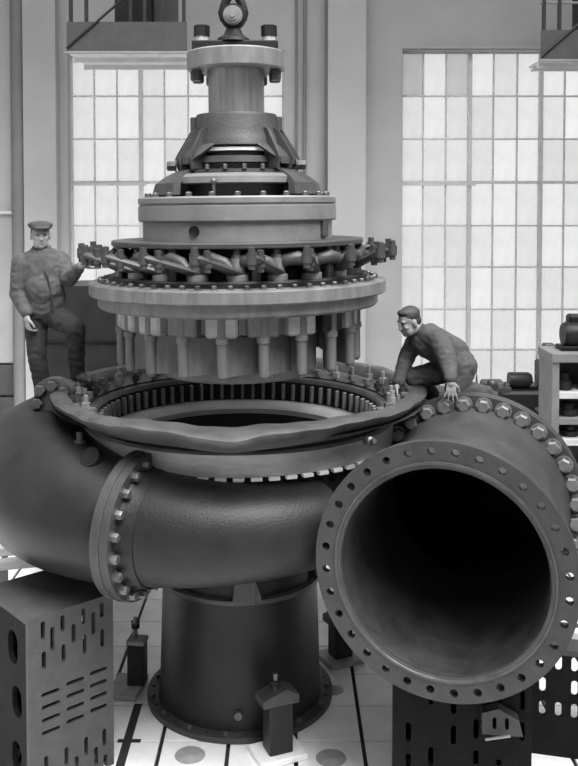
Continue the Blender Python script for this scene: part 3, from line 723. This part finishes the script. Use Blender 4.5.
# ================================================================== WALKWAYS OF THE CRANE RUNWAY
def walkway(name, label, xa, xb, ya, yb, z, fas, group):
    t = thing(name, label, 'walkway', ((xa + xb) / 2, ya, z), 0, group); W = xb - xa
    n = max(4, int(W / 0.45))
    for k in range(n):
        MB().bevbox((-W / 2 + (k + .5) * W / n, (yb - ya) / 2, 0), (W / n - 0.012, yb - ya, 0.03), 0.004).build('floor_board', 'walklite', t, smooth=0)
    for y in (0.30 * (yb - ya), 0.78 * (yb - ya)):
        MB().box((0, y, -0.05), (W, 0.05, 0.07)).build('bearer', 'walklite', t, smooth=0)
    MB().box((0, 0.0, fas / 2 + 0.02), (W, 0.03, fas)).build('fascia', 'walk', t, smooth=0)
    MB().box((0, -0.005, -0.005), (W + 0.05, 0.05, 0.035)).build('edge_angle', 'rack', t, smooth=0)
    for x in (-W / 2 + 0.05, -W / 2 + 0.28, 0.05, 0.26, W / 2 - 0.35, W / 2 - 0.05):
        MB().box((x, 0.05, 0.9), (0.05, 0.05, 1.8)).build('post', 'cast', t, smooth=0)
    MB().cyl((-W / 2, -0.03, 0.05), (W / 2 - 0.5, -0.03, 1.15), 0.02, n=8).build('brace', 'cast', t)
    for z_ in (0.85, 1.3):
        MB().cyl((-W / 2, 0.05, z_), (W / 2, 0.05, z_), 0.02, n=8).build('rail', 'walldark', t)
    MB().box((0.05, 0.45, 1.0), (0.55, 0.4, 1.9)).build('motor_box', 'castdark', t, smooth=0)
    MB().box((W / 2 - 0.42, 0.6, 1.0), (0.45, 0.05, 1.9)).build('side_sheet', 'walk', t, smooth=0)
    return t
qa, qb = at(67, 52, 5.0), at(187, 52, 5.0)
walkway('crane_walkway', 'dark iron walkway hanging in front of the left window', qa.x, qb.x, 5.0, 6.5, qa.z, 0.42, 'crane walkways')
qa, qb = at(541, 60, 5.0), at(660, 60, 5.0)
walkway('crane_walkway', 'iron walkway hanging in front of the top right corner of the right window', qa.x, qb.x, 5.0, 5.7, qa.z, 0.42, 'crane walkways')

# ================================================================== THINGS BEHIND
# large dark casting behind the standing man
tk = thing('machine_casing', 'large dark rounded machine casing behind the standing man', 'machine', (at(92, 300, 2.6).x, 2.6, 0))
ztop = at(92, 286, 2.6).z; w2 = 0.62
oo = [(-w2, 0), (w2, 0), (w2, ztop - 0.12)] + [(w2 - 0.2 + 0.2 * math.cos(a), ztop - 0.2 + 0.2 * math.sin(a)) for a in [PI / 2 * k / 6 for k in range(1, 7)]] + [(-w2 + 0.3 + 0.3 * math.cos(a), ztop - 0.3 + 0.3 * math.sin(a)) for a in [PI / 2 + PI / 2 * k / 8 for k in range(9)]]
MB().prism(oo, [], 0.9, Rx(PI / 2) @ T(0, 0, -0.9)).build('body', 'cast', tk, fix=True)
MB().box((0, -0.01, at(92, 341, 2.6).z), (2 * w2, 0.03, 0.03)).build('seam', 'castdark', tk, smooth=0)
# trestle at the left edge
tr = thing('trestle', 'low trestle of pale beams at the left edge behind the casing', 'trestle', (-2.75, 1.2, 0))
for (y, m) in ((0.0, 'wood'), (0.42, 'wood')):
    MB().bevbox((0, y, 0.76), (1.6, 0.12, 0.10), 0.008).build('beam', m, tr, mx=Rz(0.25), smooth=0)
for x in (-0.6, 0.1, 0.62):
    for y in (0.0, 0.42):
        MB().box((x, y, 0.355), (0.07, 0.07, 0.71)).build('leg', 'walldark', tr, mx=Rz(0.25), smooth=0)
MB().box((0, 0, 0.42), (1.4, 0.05, 0.08)).build('stretcher', 'walldark', tr, mx=Rz(0.25), smooth=0)
# rack at the right edge
rx0 = at(552, 352, 3.0).x; rzt = at(552, 354, 3.0).z
rk = thing('storage_rack', 'tall grey open storage rack at the right edge by the window', 'rack', (rx0, 3.0, 0))
MB().bevbox((0.05, 0.3, rzt / 2), (0.10, 0.6, rzt), 0.008).build('side_panel', 'rack', rk, smooth=0)
MB().bevbox((1.55, 0.3, rzt / 2), (0.10, 0.6, rzt), 0.008).build('side_panel', 'rack', rk, smooth=0)
MB().bevbox((0.8, 0.3, rzt - 0.05), (1.62, 0.66, 0.12), 0.01).build('top_board', 'rack', rk, smooth=0)
MB().box((0.8, 0.59, rzt / 2), (1.5, 0.03, rzt - 0.1)).build('back_panel', 'castlite', rk, smooth=0)
shz = [at(565, y, 3.0).z for y in (396, 422, 443, 480, 520)]
for z in shz: MB().bevbox((0.8, 0.3, z), (1.40, 0.56, 0.085), 0.006).build('shelf', 'walklite' if z != shz[1] else 'rack', rk, smooth=0)
parts_ = ((shz[0], 0.22, .2, .22, 'small stepped iron part at the left of the upper rack shelf'), (shz[0], 0.55, .3, .28, 'largest stepped iron part on the upper rack shelf'),
    (shz[1], 0.28, .25, .16, 'squat iron part at the left of the middle rack shelf'), (shz[1], 0.66, .3, .2, 'wide iron part right of the squat one on the middle rack shelf'),
    (shz[2], 0.30, .2, .14, 'low iron part at the left of the lower rack shelf'))
for z, x, wd, h, lab in parts_:
    o = MB().lathe([(0.001, h), (wd * .32, h), (wd * .34, h * .9), (wd * .34, h * .6), (wd * .5, h * .5), (wd * .5, 0), (0.001, 0)], 18).build('iron_part', 'cast', None, loc=(rx0 + x, 3.22, z + 0.0435)); tag(o, lab, 'machine part', 'iron parts on the storage rack')
mc = thing('electric_motor', 'dark motor casting standing on top of the storage rack', 'motor', (rx0 + 0.42, 3.3, rzt + 0.011))
MB().bevbox((0, 0, 0.03), (0.5, 0.3, 0.06), 0.01).build('foot', 'castdark', mc, smooth=0)
MB().lathe([(0.001, -0.2), (0.14, -0.2), (0.17, -0.15), (0.17, 0.15), (0.14, 0.2), (0.001, 0.2)], 24, mx=T(0, 0, 0.2) @ Ry(PI / 2)).build('housing', 'cast', mc)
MB().bevbox((0.02, 0.05, 0.38), (0.28, 0.2, 0.16), 0.03).build('terminal_box', 'castdark', mc, smooth=0)
# machine tool under the right window
ml = thing('machine_tool', 'dark machine tool below the right window behind the kneeling man', 'machine', (at(520, 395, 5.2).x, 5.2, 0))
zt2 = at(520, 392, 5.2).z
MB().bevbox((0, 0.3, zt2 / 2), (1.9, 0.6, zt2), 0.04).build('bed', 'cast', ml, smooth=0)
MB().bevbox((-0.35, 0.3, zt2 + 0.06), (0.35, 0.3, 0.12), 0.03).build('saddle', 'castlite', ml, smooth=0)
MB().lathe([(0.001, 0.2), (0.10, 0.2), (0.13, 0.15), (0.13, -0.15), (0.001, -0.15)], 20, mx=T(0.05, 0.3, zt2 + 0.12) @ Ry(PI / 2)).build('headstock', 'cast', ml)
MB().bevbox((0.42, 0.3, zt2 + 0.22), (0.18, 0.3, 0.44), 0.03).build('column', 'cast', ml, smooth=0)
MB().lathe([(0.001, 0.24), (0.008, 0.24), (0.02, 0.1), (0.045, 0.06), (0.05, 0)], 14, mx=T(-0.62, 0.2, zt2)).build('oil_can', 'castlite', ml)
for x in (-0.15, 0.25): MB().ball((x, 0.25, zt2 + 0.05), (0.09, 0.07, 0.06)).build('knob', 'castlite', ml)
# pale drill press between machine tool and rack
lp = thing('drill_press', 'pale drill press standing between the window and the rack', 'drill press', (at(549, 380, 4.2).x, 4.2, 0))
zc = at(549, 350, 4.2).z
MB().bevbox((0, 0, 0.05), (0.4, 0.5, 0.10), 0.02).build('base', 'cast', lp, smooth=0)
MB().cyl((0, 0.05, 0.1), (0, 0.05, zc), 0.06, n=18).build('column', 'walllite', lp)
MB().bevbox((0.02, -0.02, zc - 0.10), (0.24, 0.34, 0.22), 0.03).build('head', 'walllite', lp, smooth=0)
MB().bevbox((-0.04, -0.1, zc + 0.06), (0.16, 0.16, 0.10), 0.02).build('motor', 'castlite', lp, smooth=0)
MB().cyl((0, -0.12, zc - 0.75), (0, -0.12, zc - 0.2), 0.035, n=14).build('spindle', 'cast', lp)
MB().bevbox((0, -0.08, zc - 0.85), (0.36, 0.3, 0.05), 0.01).build('table', 'castlite', lp, smooth=0)

# ================================================================== PEOPLE
def remeshed(mb, name, material, parent, voxel=0.012, smooth_it=6, loc=None, fold=0.0):
    me = mb.mesh(name + '_raw', material, 0)
    o = bpy.data.objects.new(name, me); COL.objects.link(o)
    md = o.modifiers.new('r', 'REMESH'); md.mode = 'VOXEL'; md.voxel_size = voxel
    if smooth_it:
        sm_ = o.modifiers.new('s', 'SMOOTH'); sm_.iterations = smooth_it; sm_.factor = 0.5
    dg = bpy.context.evaluated_depsgraph_get(); dg.update()
    new = bpy.data.meshes.new_from_object(o.evaluated_get(dg)); new.name = name
    if fold:
        nrm = [v.normal.copy() for v in new.vertices]
        for v, n_ in zip(new.vertices, nrm):
            q_ = v.co; f_ = noise.noise(Vector((q_.x * 9, q_.y * 9, q_.z * 14 + 2 * q_.x))) + 0.35 * noise.noise(q_ * 20)
            v.co = q_ + n_ * fold * (1 - 2.2 * abs(f_))
    o.modifiers.clear(); o.data = new; bpy.data.meshes.remove(me)
    new.materials.clear(); new.materials.append(M[material])
    new.polygons.foreach_set('use_smooth', [True] * len(new.polygons))
    if parent:
        o.parent = parent; o.location = -Vector(parent.location)
    return o
def chain(mb, pts, rad):
    for i in range(len(pts) - 1): mb.capsule(pts[i], pts[i + 1], rad[i], rad[i + 1])
def hand(mb, wrist, d, pn, side, sc=1.0, curl=0.4, spread=0.12):
    """d = direction of the fingers, pn = palm normal, side = +1/-1 thumb side along d x pn"""
    wrist = Vector(wrist); d = Vector(d).normalized(); pn = Vector(pn); pn = (pn - d * pn.dot(d)).normalized(); w = d.cross(pn) * side
    mb.capsule(wrist, wrist + d * 0.03 * sc, 0.027 * sc, 0.030 * sc)
    for k in range(4):                      # palm bones
        off = (k - 1.5) * 0.020 * sc
        mb.capsule(wrist + d * 0.02 * sc + w * off * 0.7, wrist + d * 0.088 * sc + w * off, 0.015 * sc, 0.0125 * sc, 8)
    ln = (0.092, 0.100, 0.092, 0.072)       # first nearest the thumb
    for k in range(4):
        off = (1.5 - k) * 0.0215 * sc; p = wrist + d * 0.09 * sc + w * off
        fd = (d + w * (1.5 - k) * spread * 0.5).normalized(); ang = curl
        for seg, fr_ in enumerate((0.45, 0.32, 0.23)):
            e = p + (fd * math.cos(ang) + pn * math.sin(ang)) * ln[k] * fr_ * sc
            mb.capsule(p, e, (0.0105 - seg * 0.0012) * sc, (0.0098 - seg * 0.0012) * sc, 8); p = e; ang += curl * 0.9
    p = wrist + d * 0.03 * sc + w * 0.026 * sc
    q_ = p + (d * 0.6 + w * 0.75 + pn * 0.3).normalized() * 0.045 * sc
    e = q_ + (d * 0.9 + w * 0.3 + pn * 0.45).normalized() * 0.045 * sc
    mb.capsule(p, q_, 0.016 * sc, 0.0125 * sc, 8); mb.capsule(q_, e, 0.012 * sc, 0.0095 * sc, 8)
def head(mb, mx):
    """mx: head centre, local -y = face, z = up"""
    mb.ball((0, 0.012, 0.035), (0.077, 0.098, 0.092), mx)          # skull
    mb.ball((0, -0.020, -0.022), (0.066, 0.070, 0.092), mx)        # face
    mb.ball((0, -0.050, -0.084), (0.030, 0.032, 0.030), mx)        # chin
    for s in (-1, 1):
        mb.ball((s * 0.040, -0.028, -0.058), (0.026, 0.044, 0.048), mx)   # jaw
        mb.ball((s * 0.042, -0.060, -0.022), (0.020, 0.020, 0.018), mx)   # cheekbone
        mb.ball((s * 0.030, -0.076, 0.032), (0.030, 0.014, 0.008), mx)    # brow
        mb.ball((s * 0.079, 0.012, -0.005), (0.010, 0.022, 0.034), mx)    # ear
    mb.ball((0, -0.090, -0.006), (0.011, 0.016, 0.036), mx)        # nose
    mb.ball((0, -0.100, -0.028), (0.016, 0.015, 0.012), mx)
    mb.ball((0, -0.077, -0.060), (0.025, 0.014, 0.008), mx)        # lips
def eyes(mx, parent):
    for s in (-1, 1):
        o = MB().ball((s * 0.030, -0.079, 0.011), (0.012, 0.008, 0.006), mx).build('eye', 'eye', parent); o.location = -Vector(parent.location)

# ---- standing man on the left
def a_(px, py, y): return at(px, py, y)
pA = thing('person', 'man in flat cap and dark work jacket, one foot up on the casing rim', 'person', (a_(42, 405, 0.25).x, 0.25, 2.58))
hA = T(*a_(40.5, 236, 0.22)) @ Rz(math.radians(20)) @ Matrix.Scale(1.1, 4)
neckA = a_(41, 252, 0.26); chestA = a_(43, 275, 0.25); waistA = a_(45, 298, 0.26); pelvA = a_(46, 314, 0.27)
shR, shL = a_(22, 263, 0.24), a_(60, 261, 0.30)
elR, wrR = a_(19, 293, 0.22), a_(27, 316, 0.10)
elL, wrL = a_(69, 279, 0.18), a_(80, 267, 0.02)
hipR, hipL = a_(36, 316, 0.27), a_(55, 316, 0.25)
knR, anR = a_(37, 357, 0.22), a_(45, 398, 0.30)
knL, anL = a_(75, 328, 0.02), a_(77, 372, 0.16)
toeL = a_(95, 385, -0.02); toeR = a_(47, 409, 0.10)
b = MB(); head(b, hA)
b.capsule(neckA + Vector((0, 0, -0.05)), hA.translation + Vector((0, 0.01, -0.04)), 0.062, 0.058)
chain(b, [neckA, chestA, waistA, pelvA], [0.07, 0.12, 0.11, 0.11])
chain(b, [neckA, shR, elR, wrR], [0.06, 0.055, 0.042, 0.030]); chain(b, [neckA, shL, elL, wrL], [0.06, 0.055, 0.042, 0.030])
hand(b, wrR, Vector((0.03, -0.02, -1)), Vector((0.6, 0.5, 0)), 1, 1.1, 0.65)
hand(b, wrL, Vector((0.75, -0.25, 0.45)), Vector((0.2, -0.6, -0.7)), 1, 1.1, 0.6)
chain(b, [pelvA, hipR, knR, anR], [0.10, 0.08, 0.055, 0.04]); chain(b, [pelvA, hipL, knL, anL], [0.10, 0.08, 0.055, 0.04])
remeshed(b, 'body', 'skin', pA, 0.0075, 3)
eyes(hA, pA)
j = MB()
j.ball(tuple(chestA + Vector((0, 0, 0.03))), (0.225, 0.155, 0.26)); j.ball(tuple(waistA + Vector((0, 0, -0.02))), (0.205, 0.155, 0.24))
j.ball(tuple(chestA + Vector((0.02, -0.03, -0.12))), (0.19, 0.16, 0.2))
chain(j, [neckA + Vector((0, 0.02, -0.03)), shR], [0.085, 0.085]); chain(j, [neckA + Vector((0, 0.02, -0.03)), shL], [0.085, 0.085])
chain(j, [shR, elR + Vector((-0.01, 0, 0)), wrR + (elR - wrR) * 0.12], [0.098, 0.080, 0.055]); chain(j, [shL, elL, wrL + (elL - wrL) * 0.12], [0.098, 0.078, 0.052])
remeshed(j, 'jacket', 'jacket', pA, 0.012, 4, fold=0.007)
cl = MB()
for s in (-1, 1):
    cl.tube([neckA + Vector((s * 0.075, 0.05, 0.035)), neckA + Vector((s * 0.075, -0.05, 0.01)), neckA + Vector((s * 0.03, -0.115, -0.07))], [(0.012, 0.035), (0.012, 0.04), (0.010, 0.02)], 8, flat=(1, 0, 0))
o = cl.build('collar', 'jacket', pA); o.location = -Vector(pA.location)
o = MB().tube([neckA + Vector((0.03, -0.125, -0.10)), chestA + Vector((0.09, -0.175, -0.02)), waistA + Vector((0.11, -0.165, -0.02)), waistA + Vector((0.12, -0.15, -0.2))], [(0.006, 0.012)] * 4, 8, flat=(0, 1, 0)).build('jacket_edge', 'trousers', pA); o.location = -Vector(pA.location)
tq = MB(); tq.ball(tuple(pelvA + Vector((0, 0, 0.02))), (0.185, 0.14, 0.15))
chain(tq, [hipR, knR, anR + Vector((0, 0, -0.03))], [0.115, 0.088, 0.072]); chain(tq, [hipL, knL, anL + Vector((0, 0, -0.02))], [0.118, 0.095, 0.070])
remeshed(tq, 'trousers', 'trousers', pA, 0.012, 4, fold=0.007)
def shoe(an, toe, name='shoe', parent=None):
    m = MB(); d = (toe - an); d.z = 0; d = d.normalized(); base = min(toe.z, an.z - 0.07)
    an0 = Vector((an.x, an.y, base + 0.05))
    m.capsule(an + Vector((0, 0, 0.02)), an0, 0.056, 0.052); m.capsule(an0 - d * 0.04, an0 + d * 0.10, 0.05, 0.048)
    m.capsule(an0 + d * 0.08 + Vector((0, 0, -0.01)), an0 + d * 0.20 + Vector((0, 0, -0.018)), 0.046, 0.034)
    return remeshed(m, name, 'shoe', parent, 0.009, 3)
shoe(anL, toeL, 'shoe', pA); shoe(anR, toeR, 'shoe', pA)
cp = MB(); cp.ball((0, 0.012, 0.098), (0.112, 0.125, 0.036), hA); cp.ball((0, -0.01, 0.078), (0.098, 0.118, 0.03), hA)
cp.ball((0, -0.10, 0.070), (0.070, 0.055, 0.012), hA)
remeshed(cp, 'cap', 'cap', pA, 0.009, 3)
hb = MB(); hb.ball((0, 0.03, 0.035), (0.084, 0.092, 0.075), hA); remeshed(hb, 'hair', 'hair', pA, 0.009, 2)

# ---- kneeling man on the right
pB = thing('person', 'bareheaded man in overalls kneeling on the casing and leaning on both hands', 'person', (a_(455, 395, 0).x, 0.0, 2.84))
hB = T(*a_(408.5, 322.5, -0.02)) @ Rz(math.radians(-62)) @ Rx(math.radians(16)) @ Matrix.Scale(1.1, 4)
neckB = a_(421, 333, 0.0); chestB = a_(436, 345, 0.0); waistB = a_(453, 354, 0.02); pelvB = a_(462, 366, 0.02)
shF, shN = a_(415, 341, 0.18), a_(441, 341, -0.20)
elF, wrF = a_(405, 361, 0.12), a_(398, 384, 0.0)
elN, wrN = a_(449, 364, -0.40), a_(451, 380, -0.57)
hipN, hipF = a_(463, 367, -0.10), a_(462, 366, 0.13)
knN, anN = a_(456, 392, -0.16), a_(492, 393, 0.0)
knF, anF = a_(414, 378, 0.10), a_(432, 394, 0.30)
b = MB(); head(b, hB)
b.capsule(neckB, hB.translation + Vector((0.03, 0.0, -0.03)), 0.064, 0.062)
chain(b, [neckB, chestB, waistB, pelvB], [0.07, 0.11, 0.11, 0.11])
chain(b, [neckB, shF, elF, wrF], [0.06, 0.055, 0.042, 0.030]); chain(b, [neckB, shN, elN, wrN], [0.06, 0.055, 0.042, 0.030])
hand(b, wrN, Vector((-0.05, -0.22, -1)), Vector((0.1, 1, 0.0)), 1, 1.1, 0.16, 0.5)
hand(b, wrF, Vector((-0.4, -0.3, -0.85)), Vector((0.4, -0.3, -0.6)), 1, 1.1, 0.35)
chain(b, [pelvB, hipN, knN, anN], [0.10, 0.08, 0.055, 0.04]); chain(b, [pelvB, hipF, knF, anF], [0.10, 0.08, 0.055, 0.04])
remeshed(b, 'body', 'skin', pB, 0.0075, 3)
eyes(hB, pB)
j = MB()
j.capsule(chestB + Vector((-0.06, 0, 0.03)), waistB, 0.165, 0.16); j.capsule(waistB, pelvB, 0.155, 0.14)
j.capsule(a_(430, 336, -0.06), a_(430, 337, 0.08), 0.12, 0.11)
chain(j, [neckB, shF], [0.085, 0.09]); chain(j, [neckB, shN], [0.085, 0.10])
chain(j, [shF, elF, wrF + (elF - wrF) * 0.1], [0.095, 0.075, 0.054]); chain(j, [shN, elN, wrN + (elN - wrN) * 0.1], [0.105, 0.080, 0.055])
chain(j, [hipN, knN + Vector((0, 0, 0.03))], [0.135, 0.105]); chain(j, [knN + Vector((0.02, 0, 0.02)), anN], [0.10, 0.06])
chain(j, [hipF, knF + Vector((0.02, 0, 0.0))], [0.13, 0.105]); chain(j, [knF + Vector((0.02, 0, 0)), anF], [0.10, 0.07])
remeshed(j, 'overalls', 'overall', pB, 0.012, 4, fold=0.007)
cl = MB()
for s in (-1, 1):
    cl.tube([neckB + Vector((0.05, s * 0.06, 0.06)), neckB + Vector((-0.01, s * 0.085, 0.02)), neckB + Vector((-0.05, s * 0.04, -0.06))], [(0.010, 0.03), (0.010, 0.035), (0.008, 0.02)], 8, flat=(0, 1, 0))
o = cl.build('collar', 'overall', pB); o.location = -Vector(pB.location)
hb = MB(); hb.ball((0, 0.028, 0.062), (0.085, 0.100, 0.078), hB); hb.ball((0, 0.06, 0.01), (0.076, 0.06, 0.075), hB); hb.ball((0, -0.03, 0.098), (0.066, 0.05, 0.03), hB)
remeshed(hb, 'hair', 'hair', pB, 0.009, 2)
shoe(anN + Vector((0, 0, 0.06)), anN + Vector((0.2, 0.1, -0.02)), 'shoe', pB)
